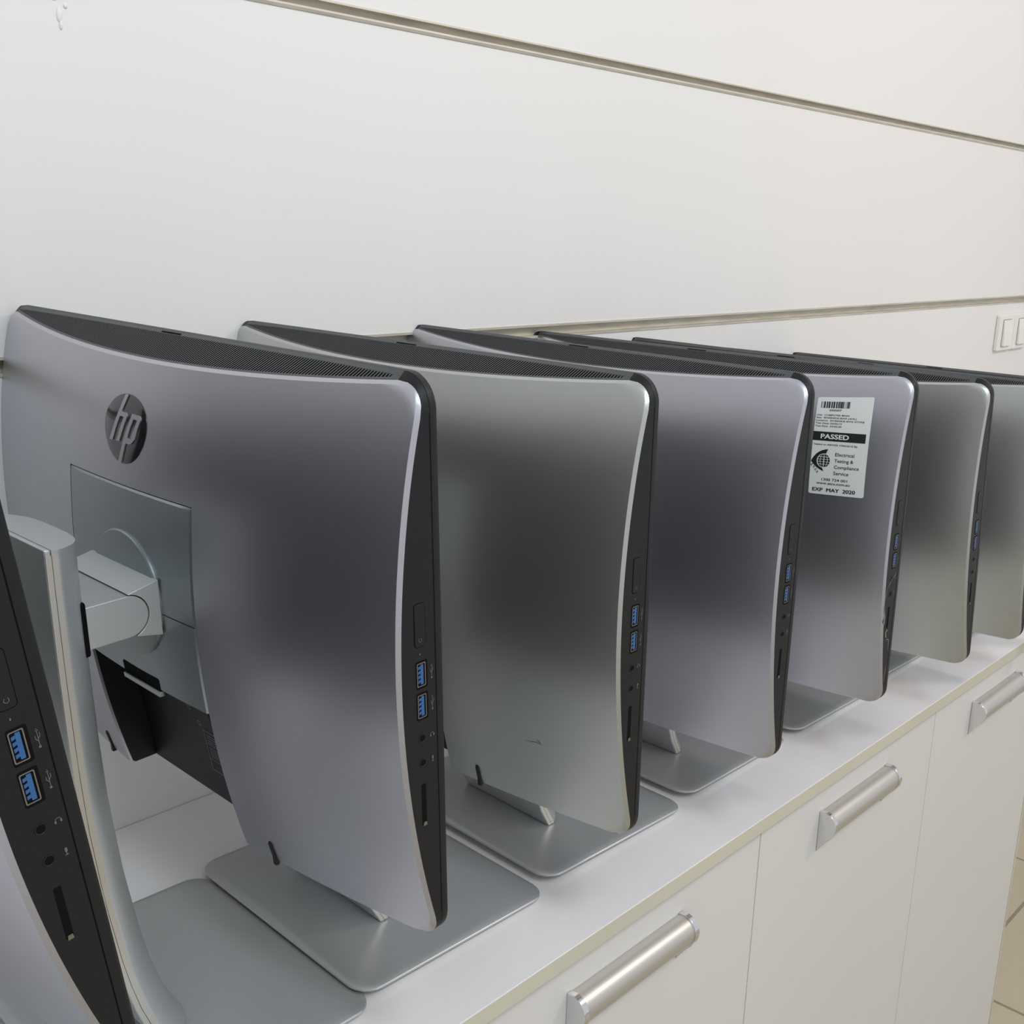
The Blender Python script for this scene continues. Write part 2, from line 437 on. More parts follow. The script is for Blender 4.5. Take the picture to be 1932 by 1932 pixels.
def surf_text(name, txt, size, origin_uv, rot, m, parent, surf, lift, extrude=True, align='LEFT', width=None, bold=0.0, hscale=1.0):
    """lettering laid on a surface; reading direction is -u seen from behind"""
    cu = bpy.data.curves.new('t', 'FONT'); cu.body = txt; cu.size = size; cu.align_x = align; cu.offset = bold
    cu.resolution_u = 3
    o = bpy.data.objects.new('t', cu); COL.objects.link(o)
    bpy.context.view_layer.update()
    me = bpy.data.meshes.new_from_object(o.evaluated_get(bpy.context.evaluated_depsgraph_get()))
    bpy.data.objects.remove(o); bpy.data.curves.remove(cu)
    c, s = math.cos(rot), math.sin(rot)
    if width:
        xs = [v.co.x for v in me.vertices]; hscale = width / (max(xs) - min(xs))
    for v in me.vertices:
        x, y = v.co.x * hscale, v.co.y
        x, y = c * x - s * y, s * x + c * y
        v.co = surf(origin_uv[0] - x, origin_uv[1] + y, lift)
    me.materials.append(m); me.name = name
    ob = bpy.data.objects.new(name, me); COL.objects.link(ob)
    if parent is not None: ob.parent = parent
    return ob
def join(name, obs, parent):
    bm = bmesh.new()
    for o in obs:
        bm.from_mesh(o.data)
    m = obs[0].data.materials[0]
    for o in obs:
        me = o.data; bpy.data.objects.remove(o); bpy.data.meshes.remove(me)
    me = bpy.data.meshes.new(name); bm.to_mesh(me); bm.free(); me.materials.append(m)
    ob = bpy.data.objects.new(name, me); COL.objects.link(ob); ob.parent = parent
    return ob
SIDE = -HW
def side(a, v, out=0.0): return Vector((-a, SIDE - out, v))
def poly_on_side(bm, pts, out0, out1):
    prism(bm, pts, lambda p, k: side(p[0], p[1], out0 if k == 0 else out1))

def build_computer():
    root = empty('all_in_one_computer', (0, 0, ZC))
    body = []      # parts that tilt and slide with the screen body
    def P(o): body.append(o); return o
    # ---- body
    cover = P(link('back_cover', make_cover(), M['silver'], root, smooth=24))
    P(link('side_band', make_band(), M['black'], root, smooth=40))
    g = P(link('vent_grille', make_grille(), M['grille'], root, mats=[M['grille'], M['dark']]))
    link('vent_recess', make_grille_floor(), M['dark'], g)
    bm = bmesh.new(); box(bm, -0.0088, -0.0058, -0.013, 0.013, H - 0.003, H - 0.0006)
    P(link('camera_latch', bm, M['dark'], root, bevel=0.0004))
    fr = P(link('screen_frame', make_front_frame(), M['black'], root, smooth=40))
    bm = bmesh.new(); prism(bm, rrect(-HW + 0.004, HW - 0.004, 0.006, H - 0.004, 0.012, 6), lambda p, k: (0.0 + 0.0012 * k, p[0], p[1]))
    link('display_glass', bm, M['gloss'], fr)
    bm = bmesh.new(); poly_on_side(bm, rrect(0.0061, 0.0065, 0.022, H - 0.022, 0.0002, 1), 0.0, 0.00012)
    P(link('frame_seam', bm, M['dark'], root))
    pnl = P(link('access_panel', make_panel(), M['panel'], root, smooth=28))
    bm = bmesh.new()
    prev = None
    for i in range(15):
        u = -CU + 0.001 + (2 * CU - 0.002) * i / 14
        cur = (bm.verts.new(back_point(u, 0.1805, 0.0006)), bm.verts.new(back_point(u, 0.1811, 0.0006)))
        if prev: bm.faces.new((prev[0], prev[1], cur[1], cur[0]))
        prev = cur
    link('panel_seam', bm, M['dark'], pnl)
    cav = P(link('connector_recess', make_floor_cavity(), M['black'], root, smooth=40))
    # release slot at the lower edge of the panel
    bm = bmesh.new(); prism(bm, rrect(-0.0265, 0.0265, 0.1130, 0.1235, 0.0015, 3), lambda p, k: back_point(p[0], p[1], -0.0015 + 0.0023 * k))
    sl = link('release_slot', bm, M['dark'], pnl)
    bm = bmesh.new(); prism(bm, rrect(-0.0270, 0.0270, 0.1090, 0.1130, 0.001, 3), lambda p, k: back_point(p[0], p[1], -0.0012 + 0.0032 * k))
    link('release_lip', bm, M['stand'], pnl, smooth=40)
    # marks on the black recess
    def rec(u, v, l):
        prof = [(0.0105, 0.0012), (0.0135, 0.03), (0.018, 0.06), (0.022, 0.085), (0.030, 0.104)]
        for (a0, v0), (a1, v1) in zip(prof, prof[1:]):
            if v <= v1 or (a1, v1) == prof[-1]:
                a = a0 + (a1 - a0) * (v - v0) / (v1 - v0); break
        return Vector((-(a + l), u, v))
    bm = bmesh.new()
    def line(u0, v0, u1, v1, w=0.0004):
        du, dv = u1 - u0, v1 - v0; L = math.hypot(du, dv); nx, ny = -dv / L * w / 2, du / L * w / 2
        n = 6; pr = None
        for i in range(n + 1):
            t = i / n; u, v = u0 + du * t, v0 + dv * t
            c = (bm.verts.new(rec(u + nx, v + ny, 0.0004)), bm.verts.new(rec(u - nx, v - ny, 0.0004)))
            if pr: bm.faces.new((pr[0], pr[1], c[1], c[0]))
            pr = c
    line(-0.012, 0.026, -0.080, 0.026); line(-0.012, 0.062, -0.080, 0.062); line(-0.012, 0.026, -0.012, 0.062); line(-0.080, 0.026, -0.080, 0.062)
    line(-0.012, 0.050, -0.080, 0.050); line(-0.012, 0.036, -0.080, 0.036)
    for i in range(4): line(-0.015, 0.0585 - i * 0.0022, -0.040 - 0.008 * (i % 3), 0.0585 - i * 0.0022, 0.0005)
    for i in range(5): line(-0.015, 0.047 - i * 0.002, -0.05 + 0.006 * (i % 3), 0.047 - i * 0.002, 0.0004)
    for i in range(8): line(-0.062 - i * 0.0015, 0.039, -0.062 - i * 0.0015, 0.047, 0.0006)
    for i in range(4): line(0.022, 0.096 - i * 0.004, 0.012, 0.096 - i * 0.004, 0.0004)
    for cx, cz in ((0.004, 0.086), (0.002, 0.078), (-0.008, 0.067)):
        for i in range(12):
            a0, a1 = 2 * math.pi * i / 12, 2 * math.pi * (i + 1) / 12
            line(cx + 0.0022 * math.cos(a0), cz + 0.0022 * math.sin(a0), cx + 0.0022 * math.cos(a1), cz + 0.0022 * math.sin(a1), 0.0004)
    link('printed_marks', bm, M['ink_pale'], cav)
    bm = bmesh.new(); prism(bm, rrect(-0.044, -0.028, 0.072, 0.094, 0.003, 4), lambda p, k: rec(p[0], p[1], -0.002 + 0.0024 * k))
    link('lock_hole', bm, M['dark'], cav)
    # small black pull tabs on the lower rim
    for s in (-1, 1):
        bm = bmesh.new()
        r = []
        for v in (-0.0012, 0.0, 0.006, 0.012, 0.017, 0.0195):
            q = back_point(s * 0.121, max(v, 0.0042)); wdt = 0.0019 if v < 0.018 else 0.0012
            out = 0.0012 if v < 0.018 else 0.0004
            r.append([(q.x + 0.002, s * 0.121 - wdt, v), (q.x - out, s * 0.121 - wdt, v), (q.x - out, s * 0.121 + wdt, v), (q.x + 0.002, s * 0.121 + wdt, v)])
        loft(bm, r); P(link('pull_tab', bm, M['black'], root, bevel=0.0003))
    # ---- round badge with the slanted two-letter mark
    bc = (0.0, 0.310); R = 0.0292
    def bs(x, y, l):      # x to the right seen from behind, y up
        return back_point(bc[0] - x, bc[1] + y, l)
    bm = bmesh.new()
    rings = [[bs(rr * math.cos(a), rr * math.sin(a), l) for a in [2 * math.pi * i / 64 for i in range(64)]] for rr, l in ((R, -0.001), (R, 0.00035), (R - 0.0006, 0.0005), (R * 0.6, 0.0005), (R * 0.2, 0.0005))]
    loft(bm, rings)
    bd = P(link('badge', bm, M['badge'], root, smooth=50)); bd['label'] = 'round glossy dark badge with silver hp letters'
    sl = 0.35                       # slant
    def stroke(bm, pts, w=0.0043, l0=0.0002, l1=0.0013):
        """ribbon along a polyline in badge space with slant"""
        n = len(pts)
        L, Rr = [], []
        for i, (x, y) in enumerate(pts):
            if i == 0: d = (pts[1][0] - x, pts[1][1] - y)
            elif i == n - 1: d = (x - pts[i - 1][0], y - pts[i - 1][1])
            else:
                d0 = Vector((x - pts[i - 1][0], y - pts[i - 1][1])).normalized(); d1 = Vector((pts[i + 1][0] - x, pts[i + 1][1] - y)).normalized(); d = d0 + d1
            d = Vector((d[0], d[1])).normalized(); nx, ny = -d.y * w / 2, d.x * w / 2
            k = 1.0
            if 0 < i < n - 1: k = 1 / max(0.5, math.cos(math.acos(max(-1, min(1, d0.dot(d1)))) / 2))
            L.append((x + nx * k, y + ny * k)); Rr.append((x - nx * k, y - ny * k))
        pl = L + Rr[::-1]
        f = lambda p, z: bs(p[0] + sl * p[1], p[1], z)
        A = [bm.verts.new(f(p, l1)) for p in L]; B = [bm.verts.new(f(p, l1)) for p in Rr]
        A0 = [bm.verts.new(f(p, l0)) for p in L]; B0 = [bm.verts.new(f(p, l0)) for p in Rr]
        for i in range(n - 1):
            bm.faces.new((A[i], A[i + 1], B[i + 1], B[i])); bm.faces.new((A0[i], A[i], A[i + 1], A0[i + 1])); bm.faces.new((B[i], B0[i], B0[i + 1], B[i + 1]))
        bm.faces.new((A0[0], B0[0], B[0], A[0])); bm.faces.new((A0[-1], A[-1], B[-1], B0[-1]))
    bm = bmesh.new()
    def arcp(cx, cy, r, a0, a1, n=5): return [(cx + r * math.cos(math.radians(a0 + (a1 - a0) * i / n)), cy + r * math.sin(math.radians(a0 + (a1 - a0) * i / n))) for i in range(n + 1)]
    stroke(bm, [(-0.0113, -0.0142)] + [(-0.0113, y) for y in (-0.004, 0.004, 0.012, 0.020)] + [(-0.0113, 0.0286)])      # ascender of the h
    stroke(bm, [(-0.0100, 0.0098)] + arcp(-0.0046, 0.0068, 0.0030, 90, 0) + [(-0.0016, 0.0), (-0.0016, -0.0138)])
    stroke(bm, [(0.0075, 0.0122), (0.0075, 0.0), (0.0075, -0.0125), (0.0075, -0.020), (0.0075, -0.0286)])                # descender of the p
    stroke(bm, [(0.0065, 0.0098)] + arcp(0.0140, 0.0068, 0.0030, 90, 0) + [(0.0170, 0.0), (0.0170, -0.0088)] + arcp(0.0140, -0.0088, 0.0030, 0, -90) + [(0.0065, -0.0118)])
    link('letters', bm, M['silver'], bd)
    # ---- power button, ports and icons on the near side
    bm = bmesh.new()
    o_ = rrect(0.0138, 0.0226, 0.2095, 0.2372, 0.0022, 5); i_ = rrect(0.01425, 0.02215, 0.20995, 0.23675, 0.0018, 5)
    ring_plate(bm, o_, i_, lambda p: side(p[0], p[1], 0.00012))
    pb = P(link('power_button', bm, M['dark'], root))
    bm = bmesh.new(); poly_on_side(bm, i_, 0.0, 0.0004)
    link('button_cap', bm, M['black'], pb, bevel=0.0002)
    bm = bmesh.new(); cx, cv = 0.0182, 0.2140
    for i in range(10):
        t0, t1 = math.radians(120 + 30 * i), math.radians(120 + 30 * (i + 1))
        q = [bm.verts.new(side(cx + r * math.cos(t), cv + r * math.sin(t), 0.0005)) for r, t in ((0.0010, t0), (0.0010, t1), (0.0013, t1), (0.0013, t0))]
        bm.faces.new(q)
    link('power_icon', bm, M['ink'], pb)
    for cv in (0.1920, 0.1715):
        ca = 0.0182; hw_, hh_ = 0.0034, 0.0076
        bm = bmesh.new(); poly_on_side(bm, rrect(ca - hw_ - 0.0018, ca + hw_ + 0.0004, cv - hh_ - 0.0016, cv + hh_ + 0.0010, 0.001, 3), 0.0, 0.00015)
        po = P(link('usb_port', bm, M['dark'], root)); po['label'] = 'usb port with blue tongue'
        bm = bmesh.new()
        o_ = rrect(ca - hw_, ca + hw_, cv - hh_, cv + hh_, 0.0008, 3); i_ = rrect(ca - hw_ + 0.0006, ca + hw_ - 0.0006, cv - hh_ + 0.0006, cv + hh_ - 0.0006, 0.0005, 3)
        A = [bm.verts.new(side(p[0], p[1], 0.0006)) for p in o_]; B = [bm.verts.new(side(p[0], p[1], 0.0006)) for p in i_]
        A0 = [bm.verts.new(side(p[0], p[1], 0.0)) for p in o_]; B0 = [bm.verts.new(side(p[0], p[1], 0.0)) for p in i_]
        n = len(A)
        for i in range(n):
            j = (i + 1) % n
            bm.faces.new((A[i], A[j], B[j], B[i])); bm.faces.new((A0[i], A0[j], A[j], A[i])); bm.faces.new((B[i], B[j], B0[j], B0[i]))
        link('port_shell', bm, M['port'], po)
        bm = bmesh.new(); poly_on_side(bm, rrect(ca - 0.0018, ca + 0.0004, cv - 0.0064, cv + 0.0064, 0.0003, 2), 0.0001, 0.0004)
        for i in range(4):
            y = cv - 0.0048 + i * 0.0029
            poly_on_side(bm, [(ca + 0.0004, y), (ca + 0.0022, y - 0.0006), (ca + 0.0022, y + 0.0012), (ca + 0.0004, y + 0.0016)], 0.0001, 0.00035)
        link('port_tongue', bm, M['blue'], po)
        bm = bmesh.new()              # small usb mark
        y = cv
        poly_on_side(bm, [(0.0096, y - 0.0042), (0.0099, y - 0.0042), (0.0099, y + 0.0040), (0.0096, y + 0.0040)], 0.0001, 0.0002)
        poly_on_side(bm, [(0.0091, y + 0.0030), (0.0104, y + 0.0030), (0.00975, y + 0.0044)], 0.0001, 0.0002)
        poly_on_side(bm, rrect(0.0092, 0.0103, y - 0.0052, y - 0.0040, 0.0003, 2), 0.0001, 0.0002)
        poly_on_side(bm, [(0.0099, y - 0.002), (0.0110, y - 0.0006), (0.0110, y + 0.001), (0.0107, y + 0.001), (0.0107, y - 0.0004), (0.0099, y - 0.0015)], 0.0001, 0.0002)
        poly_on_side(bm, [(0.0096, y - 0.001), (0.0086, y + 0.0004), (0.0086, y + 0.002), (0.0089, y + 0.002), (0.0089, y + 0.0006), (0.0096, y - 0.0005)], 0.0001, 0.0002)
        link('usb_icon', bm, M['ink'], po)
    for q, cv in enumerate((0.1500, 0.1335)):
        ca = 0.0184
        bm = bmesh.new()
        cir = lambda r: [(ca + r * math.cos(2 * math.pi * i / 24), cv + r * math.sin(2 * math.pi * i / 24)) for i in range(24)]
        R_ = [[side(p[0], p[1], o) for p in cir(r)] for r, o in ((0.0030, 0.0), (0.0029, 0.0003), (0.0023, 0.0003), (0.0021, 0.0001))]
        loft(bm, R_, cap0=False, cap1=False)
        jk = P(link('audio_jack', bm, M['black'], root, smooth=30))
        bm = bmesh.new(); poly_on_side(bm, cir(0.0021), 0.0, 0.00012)
        link('jack_hole', bm, M['dark'], jk)
        bm = bmesh.new()
        if q == 0:
            for i in range(8):
                t0, t1 = math.radians(20 + 17.5 * i), math.radians(20 + 17.5 * (i + 1))
                bm.faces.new([bm.verts.new(side(0.0105 + r * math.cos(t), cv + r * math.sin(t), 0.0001)) for r, t in ((0.0012, t0), (0.0012, t1), (0.0015, t1), (0.0015, t0))])
            for s in (-1, 1): poly_on_side(bm, rrect(0.0105 + s * 0.0013 - 0.0004, 0.0105 + s * 0.0013 + 0.0004, cv - 0.0012, cv + 0.0003, 0.0002, 2), 0.0, 0.00015)
            link('headphone_icon', bm, M['ink'], jk)
        else:
            poly_on_side(bm, rrect(0.0099, 0.0111, cv - 0.0002, cv + 0.0020, 0.0005, 3), 0.0, 0.00015)
            poly_on_side(bm, rrect(0.0103, 0.0107, cv - 0.0014, cv - 0.0002, 0.0001, 1), 0.0, 0.00015)
            poly_on_side(bm, rrect(0.0097, 0.0113, cv - 0.0018, cv - 0.0014, 0.0001, 1), 0.0, 0.00015)
            link('microphone_icon', bm, M['ink'], jk)
    bm = bmesh.new(); poly_on_side(bm, rrect(0.0166, 0.0202, 0.0910, 0.1190, 0.0006, 2), 0.0, 0.00015)
    cs = P(link('card_slot', bm, M['dark'], root))
    bm = bmesh.new(); poly_on_side(bm, [(0.0168, 0.0905), (0.0198, 0.0905), (0.0194, 0.0930), (0.0172, 0.0930)], 0.0, 0.0006)
    link('slot_lip', bm, M['port'], cs)
    bm = bmesh.new()
    cir = [(0.0186 + 0.0004 * math.cos(2 * math.pi * i / 10), 0.2050 + 0.0006 * math.sin(2 * math.pi * i / 10)) for i in range(10)]
    poly_on_side(bm, cir, 0.0, 0.0002)
    P(link('status_light', bm, M['ink'], root))
    # ---- mount: disc, hinge block, arm (move with the body but the arm stays level enough)
    dc = (0.0, 0.186); RD = 0.0472
    bm = bmesh.new()
    fa = 0.0620
    rg = []
    for rr, l in ((RD, -0.006), (RD, 0.0), (RD - 0.0010, 0.0010), (RD - 0.0030, 0.0012)):
        rg.append([(-(fa + l), dc[0] + rr * math.cos(2 * math.pi * i / 72), dc[1] + rr * math.sin(2 * math.pi * i / 72)) for i in range(72)])
    loft(bm, rg)
    P(link('mount_disc', bm, M['panel'], root, smooth=35))
    cy, ca, r = 0.1860, 0.0862, 0.0150
    prof = [(0.0620, 0.2070), (0.0850, 0.2022)] + [(ca - (r + 0.0008) * math.cos(math.radians(t)), cy + (r + 0.0008) * math.sin(math.radians(t))) for t in range(84, -72, -12)] + [(0.0810, 0.1704), (0.0620, 0.1660)]
    bm = bmesh.new(); prism(bm, prof, lambda p, k: (-p[0], -0.0470 + 0.0955 * k, p[1]))
    P(link('hinge_block', bm, M['stand'], root, smooth=30, bevel=0.0004))
    prof = [(0.1200, 0.2010)] + [(ca - r * math.cos(math.radians(t)), cy + r * math.sin(math.radians(t))) for t in range(90, -91, -10)] + [(0.1200, 0.1710)]
    bm = bmesh.new(); prism(bm, prof, lambda p, k: (-p[0], -0.0468 + 0.0952 * k, p[1]))
    arm = P(link('stand_arm', bm, M['stand'], root, smooth=30, bevel=0.0004))
    bm = bmesh.new(); box(bm, -0.1270, -0.1145, -0.0475, 0.0490, 0.1660, 0.2050)
    link('arm_collar', bm, M['dark'], arm, bevel=0.002)
    # ---- stand (does not tilt)
    ztop = 0.4105; z0 = 0.0085
    CC = [(0.0, -0.0920), (0.0085, -0.0940), (0.03, -0.1065), (0.06, -0.1180), (0.096, -0.1268), (0.151, -0.1370), (0.212, -0.1450), (0.261, -0.1490), (0.326, -0.1525), (0.385, -0.1550), (0.42, -0.1560)]
    def colx(z, zb=0):
        for (a0, b0), (a1, b1) in zip(CC, CC[1:]):
            if z <= a1: return b0 + (b1 - b0) * (z - a0) / (a1 - a0)
    yw = 0.0620
    def half(kind):
        if kind == 'back':
            p = [(0.0, -yw + 0.0008), (0.0006, -yw), (0.0043, -yw), (0.0043, yw), (0.0006, yw), (0.0, yw - 0.0008)]
        else:
            p = [(0.0046, -yw), (0.0086, -yw)]
            for i in range(0, 25):
                y = -yw + 0.0006 + (2 * yw - 0.0012) * i / 24
                p.append((0.0098 + 0.0250 * (1 - (abs(y) / yw) ** 4), y))
            p += [(0.0086, yw), (0.0046, yw)]
        return p
    for kind in ('back', 'front'):
        pr = half(kind); bm = bmesh.new()
        zb = z0 if kind == 'back' else z0 + 0.002
        zs = [zb] + frange(0.03, ztop - 0.003, 18) + [ztop]
        rg = []
        for z in zs: rg.append([(colx(z, zb) + a, y, z - (0.10 * (a) if z == ztop else 0)) for a, y in pr])
        loft(bm, rg)
        o = link('stand_column' if kind == 'back' else 'column_cover', bm, M['edge'] if kind == 'x' else M['stand'], root, smooth=30, bevel=0.0012)
    # pale metal strips along both narrow sides of the column
    bm = bmesh.new()
    for s in (-1, 1):
        for a0, a1 in ((0.0004, 0.0042), (0.0046, 0.0086)):
            zz = frange(z0 + 0.001, ztop - 0.004, 18)
            loft(bm, [[(colx(z) + a, s * (yw + e), z) for a, e in ((a0, -0.0002), (a0, 0.0004), (a1, 0.0004), (a1, -0.0002))] for z in zz])
    es = link('edge_strips', bm, M['edge'], root); es['label'] = 'pale strips along the narrow sides of the column'
    # base plate
    bx0, bd_, bw = -0.167, 0.2225, 0.130
    pts = rrect(bx0, bx0 + bd_, -bw, bw, 0.022, 8)
    def lift(x):
        t = (x - bx0) / bd_
        return 0.0046 * (1 - max(0, (t - 0.45) / 0.55) ** 2)
    bm = bmesh.new()
    def sc(e):
        cx = bx0 + bd_ / 2; return [(cx + (x - cx) * (1 - e / (bd_ / 2)), y * (1 - e / bw)) for x, y in pts]
    rg = []
    for e, z in ((0.004, 0.0), (0.0012, 0.0004), (0.0, 0.0016), (0.0, 0.0026), (0.0011, 0.0036)):
        rg.append([(x, y, z + lift(x) + 0.0002) for x, y in sc(e)])
    for e in (0.01, 0.025, 0.05, 0.08):
        rg.append([(x, y, 0.0036 + lift(x) + 0.0002) for x, y in sc(e)])
    loft(bm, rg)
    bs_ = link('stand_base', bm, M['stand'], root, smooth=50)
    return root, body

root, body = build_computer()
def body_matrix(z, tilt, cant):
    N = Vector((math.cos(tilt), 0, math.sin(tilt))); V = Vector((-math.sin(tilt), 0, math.cos(tilt))); d = Vector((0, 1, 0))
    d2 = d * math.cos(cant) + V * math.sin(cant); V2 = V * math.cos(cant) - d * math.sin(cant)
    m = Matrix.Identity(4)
    for i in range(3):
        m[i][0] = N[i]; m[i][1] = d2[i]; m[i][2] = V2[i]; m[i][3] = (0, 0, z)[i]
    return m
def pose(r, bparts, x, y, z, yaw, tilt, cant):
    r.location = (x, y, ZC); r.rotation_euler = (0, 0, -yaw)
    mb = body_matrix(z, tilt, cant)
    for o in bparts: o.matrix_basis = mb
body_names = set(o.name for o in body)
poses = [(-0.12216, 0.03063, 0.21038, -0.01035, 0.15542, 0.00085),
         (0.10219, 0.04661, 0.16751, 0.00293, 0.05231, 0.00738),
         (0.31963, 0.0532, 0.14613, 0.01718, 0.01717, -0.00062),
         (0.55281, 0.0581, 0.13096, 0.02555, 0.00632, 0.00466),
         (0.78593, 0.06384, 0.11418, 0.00061, 0.02722, 0.00095),
         (1.02433, 0.0615, 0.09811, 0.01034, 0.12958, 0.0079),
         (1.247785, 0.071095, 0.067056, 0.004802, 0.034959, 0.0),
         (1.467121, 0.056463, 0.04812, -0.001167, 0.043746, 0.0)]
clabels = ['silver all-in-one computer cut by the lower left frame edge, mostly its black port side showing',
           'large foreground silver all-in-one computer showing its round dark badge, hinge arm and access panel',
           'silver all-in-one computer directly behind the badged foreground one, thin scratch low on its back',
           'third full silver all-in-one computer, just before the one wearing the white test sticker',
           'silver all-in-one computer wearing the white PASSED test sticker, its black side badly scuffed',
           'silver all-in-one computer tilted back right behind the stickered one, whole lower corner visible',
           'silver all-in-one computer cut by the right frame edge, only its lower corner showing',
           'rearmost all-in-one computer, only its dark top edge peeking out along the wall']
GROUP = 'all-in-one computers in a row on the white worktop'
units = []
for i, ps in enumerate(poses):
    if i == 0:
        r, bp = root, body
    else:
        r = root.copy(); COL.objects.link(r); bp = []
        for ch in list(root.children):
            c = ch.copy(); COL.objects.link(c); c.parent = r
            if ch in body: bp.append(c)
            for g in ch.children:
                d = g.copy(); COL.objects.link(d); d.parent = c
    pose(r, bp, *ps)
    if i in (2, 5, 6):
        for c in bp:
            if c.name.startswith('back_cover'):
                c.material_slots[0].link = 'OBJECT'; c.material_slots[0].material = M['silver_b']
    tag(r, clabels[i], 'computer', GROUP)
    units.append((r, bp))

# ------------------------------------------------------------------ the sticker on the fifth machine
r4, bp4 = units[4]
mb4 = body_matrix(*poses[4][2:3], *poses[4][4:6])
SW, SH, SR = 0.0590, 0.1095, math.radians(3.0)
SO = (-0.1745, 0.3435)          # upper left corner (seen from behind)
def st(x, y, l=0.0):            # x right, y down in metres from the top left corner
    c, s = math.cos(SR), math.sin(SR)
    X, Y = c * x - s * (-y), s * x + c * (-y)
    return back_point(SO[0] - X, SO[1] + Y, 0.0005 + l)
bm = bmesh.new()
nx, ny = 6, 10; rc = 0.0022
o4 = rrect(0, SW, 0, SH, rc, 4)
out = []
for q in range(len(o4)):
    a_, b_ = Vector(o4[q]), Vector(o4[(q + 1) % len(o4)]); k_ = max(1, int((b_ - a_).length / 0.006))
    out += [tuple(a_ + (b_ - a_) * t_ / k_) for t_ in range(k_)]
V = {}
for i in range(nx + 1):
    for j in range(ny + 1):
        V[i, j] = (SW * i / nx, SH * j / ny)
cen = (SW / 2, SH / 2)
rg = []
for f in [1.0 - 0.06 * q for q in range(16)]:
    rg.append([st(cen[0] + (x - cen[0]) * f, cen[1] + (y - cen[1]) * f) for x, y in out])
loft(bm, rg, cap0=False)
stk = link('test_sticker', bm, M['label'], r4, smooth=60); stk.matrix_basis = mb4
stk['label'] = 'white test sticker with barcode and PASSED bar'
bm = bmesh.new()
def srect(x0, x1, y0, y1, l=0.0002, n=6):
    for i in range(n):
        a = x0 + (x1 - x0) * i / n; b = x0 + (x1 - x0) * (i + 1) / n
        bm.faces.new([bm.verts.new(st(x, y, l)) for x, y in ((a, y0), (b, y0), (b, y1), (a, y1))])
x = 0.0045
seq = [2, 3, 1, 2, 5, 3, 4, 2, 5, 3, 4, 2, 5, 3, 4, 2, 3, 1, 3, 1, 5, 1, 3, 2, 1, 3, 1, 2, 2, 1, 4, 1, 1]
sc_ = (0.0305) / sum(seq)
for i, w in enumerate(seq):
    if i % 2 == 0: srect(x, x + w * sc_, 0.0055, 0.0135, n=1)
    x += w * sc_
link('barcode', bm, M['print'], stk)
bm = bmesh.new(); srect(0.0, 0.0555, 0.0425, 0.0525); link('passed_bar', bm, M['print'], stk)
def stx(txt, size, x, y, m='print', align='LEFT', width=None, l=0.0003, bold=0.0):
    def surf(u, v, lift):       # local x = -u, y = v
        return st(-u, -v, lift)
    return surf_text('t', txt, size, (-x, -y), 0.0, M[m], None, surf, l, align=align, width=width, bold=bold)
T = []
T.append(stx('000007', 0.0030, 0.0140, 0.0172, width=0.0130, bold=0.00004))
for k, (s, w) in enumerate((('Unit:  COMPUTER MAIN', 0.0345), ('Site:  RIVERSIDE BWS (AHL)', 0.0425), ('Location:  RIVERSIDE BWS STORE', 0.0510), ('Test Date: 03/05/19', 0.0280), ('Test Due:  03/05/20', 0.0280))):
    T.append(stx(s, 0.0026, 0.0010, 0.0232 + k * 0.0034, width=w, bold=0.00003))
T.append(stx('Tested to AS/NZS 3760:2010 By', 0.0024, 0.0012, 0.0572, width=0.0470, bold=0.00003))
for k, (s, w) in enumerate((('Electrical', 0.0200), ('Testing &', 0.0200), ('Compliance', 0.0262), ('Service', 0.0160))):
    T.append(stx(s, 0.0050, 0.0255, 0.0678 + k * 0.0066, width=w, bold=0.00004))
T.append(stx('1300 724 001', 0.0037, 0.0125, 0.0945, width=0.0275, bold=0.00004))
T.append(stx('www.etcs.com.au', 0.0036, 0.0085, 0.0985, width=0.0355, bold=0.00005))
for dx_, dy_ in ((0, 0), (0.0004, 0), (0.0002, 0.0002)): T.append(stx('EXP  MAY  2020', 0.0054, 0.0038 + dx_, 0.1062 + dy_, width=0.0455, l=0.0003 + dx_ * 0.02))
join('sticker_text', T, stk)
T = [stx('PASSED', 0.0072, 0.0080, 0.0500, 'label', width=0.0300, l=0.0006, bold=0.00018)]
join('passed_text', T, stk)
# globe emblem with the wedge and the small initials
bm = bmesh.new()
gx, gy, gr = 0.0142, 0.0735, 0.0070
def fpoly(pts, l=0.0003): bm.faces.new([bm.verts.new(st(x, y, l)) for x, y in pts])
N = 40
# wedge: thick pointed crescent left of the globe
def arc(r, a0, a1, n, cx=gx, cy=gy): return [(cx + r * math.cos(math.radians(a0 + (a1 - a0) * i / n)), cy - r * math.sin(math.radians(a0 + (a1 - a0) * i / n))) for i in range(n + 1)]
inn = arc(gr + 0.0007, 78, 262, 16)
outp = []
tip = (0.0004, 0.0745); t0 = (gx + 0.0036, gy - 0.0125); t1 = (gx + 0.0005, gy + 0.0112)
for i in range(9):
    t = i / 8; outp.append((t0[0] * (1 - t) ** 2 + 2 * t * (1 - t) * 0.0055 + tip[0] * t * t, t0[1] * (1 - t) ** 2 + 2 * t * (1 - t) * 0.0625 + tip[1] * t * t))
for i in range(1, 9):
    t = i / 8; outp.append((tip[0] * (1 - t) + t1[0] * t - 0.001 * math.sin(math.pi * t), tip[1] * (1 - t) + t1[1] * t + 0.001 * math.sin(math.pi * t)))
for i in range(16): fpoly([outp[i], outp[i + 1], inn[i + 1], inn[i]])
link('wedge_emblem', bm, M['print'], stk)
bm = bmesh.new()
cells = [(-0.93, -0.60), (-0.50, -0.08), (0.08, 0.50), (0.60, 0.93)]
rows = [(-0.95, -0.62), (-0.52, -0.25), (-0.17, 0.12), (0.20, 0.50), (0.58, 0.93)]
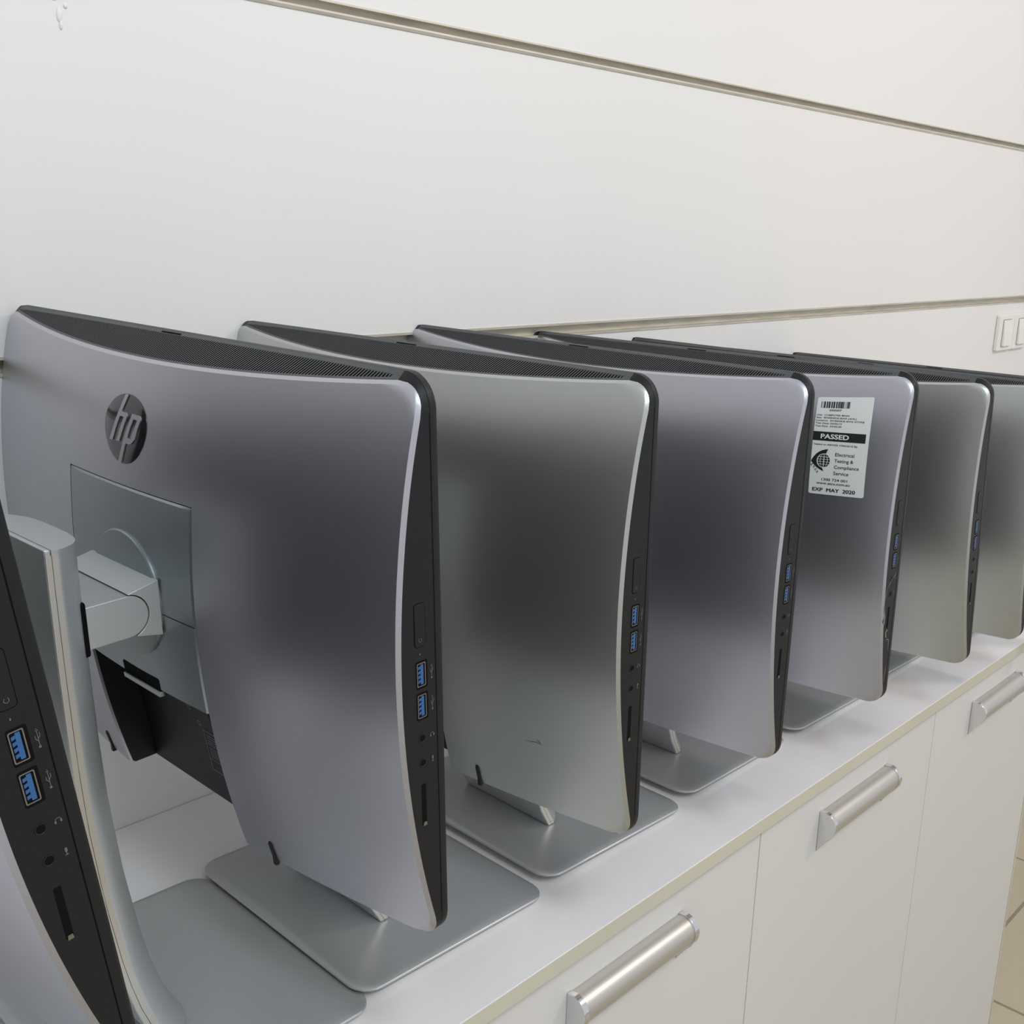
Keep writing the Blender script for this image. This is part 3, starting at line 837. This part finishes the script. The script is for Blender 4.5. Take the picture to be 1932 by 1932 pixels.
for a, b in cells:
    for c, d in rows:
        P_ = []
        for yy, xs in ((c, (a, b)), ((c + d) / 2, (b,)), (d, (b, a)), ((c + d) / 2, (a,))):
            for xx in xs: P_.append((gx + gr * xx * math.sqrt(max(0.02, 1 - yy * yy)), gy + gr * yy))
        fpoly(P_)
link('globe_emblem', bm, M['print'], stk)
T = []
for k, chh in enumerate('E.T.C.S.'):
    def surf(u, v, lift, k=k):
        t = math.radians(47); px, py = -u, v
        X = 0.0002 + k * 0.00165 * math.cos(t) + px * math.cos(t) + py * math.sin(t)
        Y = 0.0785 + k * 0.00165 * math.sin(t) + px * math.sin(t) - py * math.cos(t)
        return st(X, Y, lift)
    T.append(surf_text('t', chh, 0.0030, (0, 0), 0.0, M['print'], None, surf, 0.0003, bold=0.0001))
join('emblem_initials', T, stk)

# ------------------------------------------------------------------ wear: scratches and scuffs
def ribbon(bm, pts, w, fn):
    pr = None
    for i, p in enumerate(pts):
        q = pts[min(i + 1, len(pts) - 1)]; o = pts[max(i - 1, 0)]
        d = Vector((q[0] - o[0], q[1] - o[1])).normalized(); ww = w * (0.25 if i in (0, len(pts) - 1) else random.uniform(0.6, 1.2))
        c = (bm.verts.new(fn(p[0] - d.y * ww / 2, p[1] + d.x * ww / 2)), bm.verts.new(fn(p[0] + d.y * ww / 2, p[1] - d.x * ww / 2)))
        if pr: bm.faces.new((pr[0], pr[1], c[1], c[0]))
        pr = c
bm = bmesh.new()
fs = lambda a, v: side(a, v, 0.0002)
ribbon(bm, [(0.0085, 0.1565), (0.012, 0.1535), (0.018, 0.150), (0.024, 0.1455), (0.028, 0.1415)], 0.0013, fs)
ribbon(bm, [(0.028, 0.1415), (0.0295, 0.134), (0.0305, 0.128)], 0.0018, fs)
ribbon(bm, [(0.0300, 0.122), (0.0285, 0.115), (0.0270, 0.110), (0.0275, 0.104), (0.0265, 0.100)], 0.0030, fs)
ribbon(bm, [(0.0190, 0.095), (0.0205, 0.090), (0.0195, 0.086), (0.0175, 0.083)], 0.0022, fs)
ribbon(bm, [(0.0200, 0.080), (0.0150, 0.0810), (0.0115, 0.0790), (0.0105, 0.0740), (0.0100, 0.066)], 0.0013, fs)
ribbon(bm, [(0.0105, 0.050), (0.0120, 0.040), (0.0130, 0.030)], 0.0016, fs)
sc4 = link('scuff_marks', bm, M['chip'], r4); sc4.matrix_basis = mb4
mb2 = body_matrix(poses[2][2], poses[2][4], poses[2][5])
bm = bmesh.new()
fb = lambda u, v: back_point(u, v, 0.0002)
ribbon(bm, [(-0.181, 0.0655), (-0.186, 0.066), (-0.191, 0.0672), (-0.1965, 0.0665)], 0.0007, fb)
ribbon(bm, [(-0.196, 0.066), (-0.1945, 0.0685), (-0.1920, 0.0705)], 0.0006, fb)
ribbon(bm, [(-0.182, 0.0655), (-0.1815, 0.0675)], 0.0006, fb)
s2 = link('scratch', bm, M['ink'], units[2][0]); s2.matrix_basis = mb2
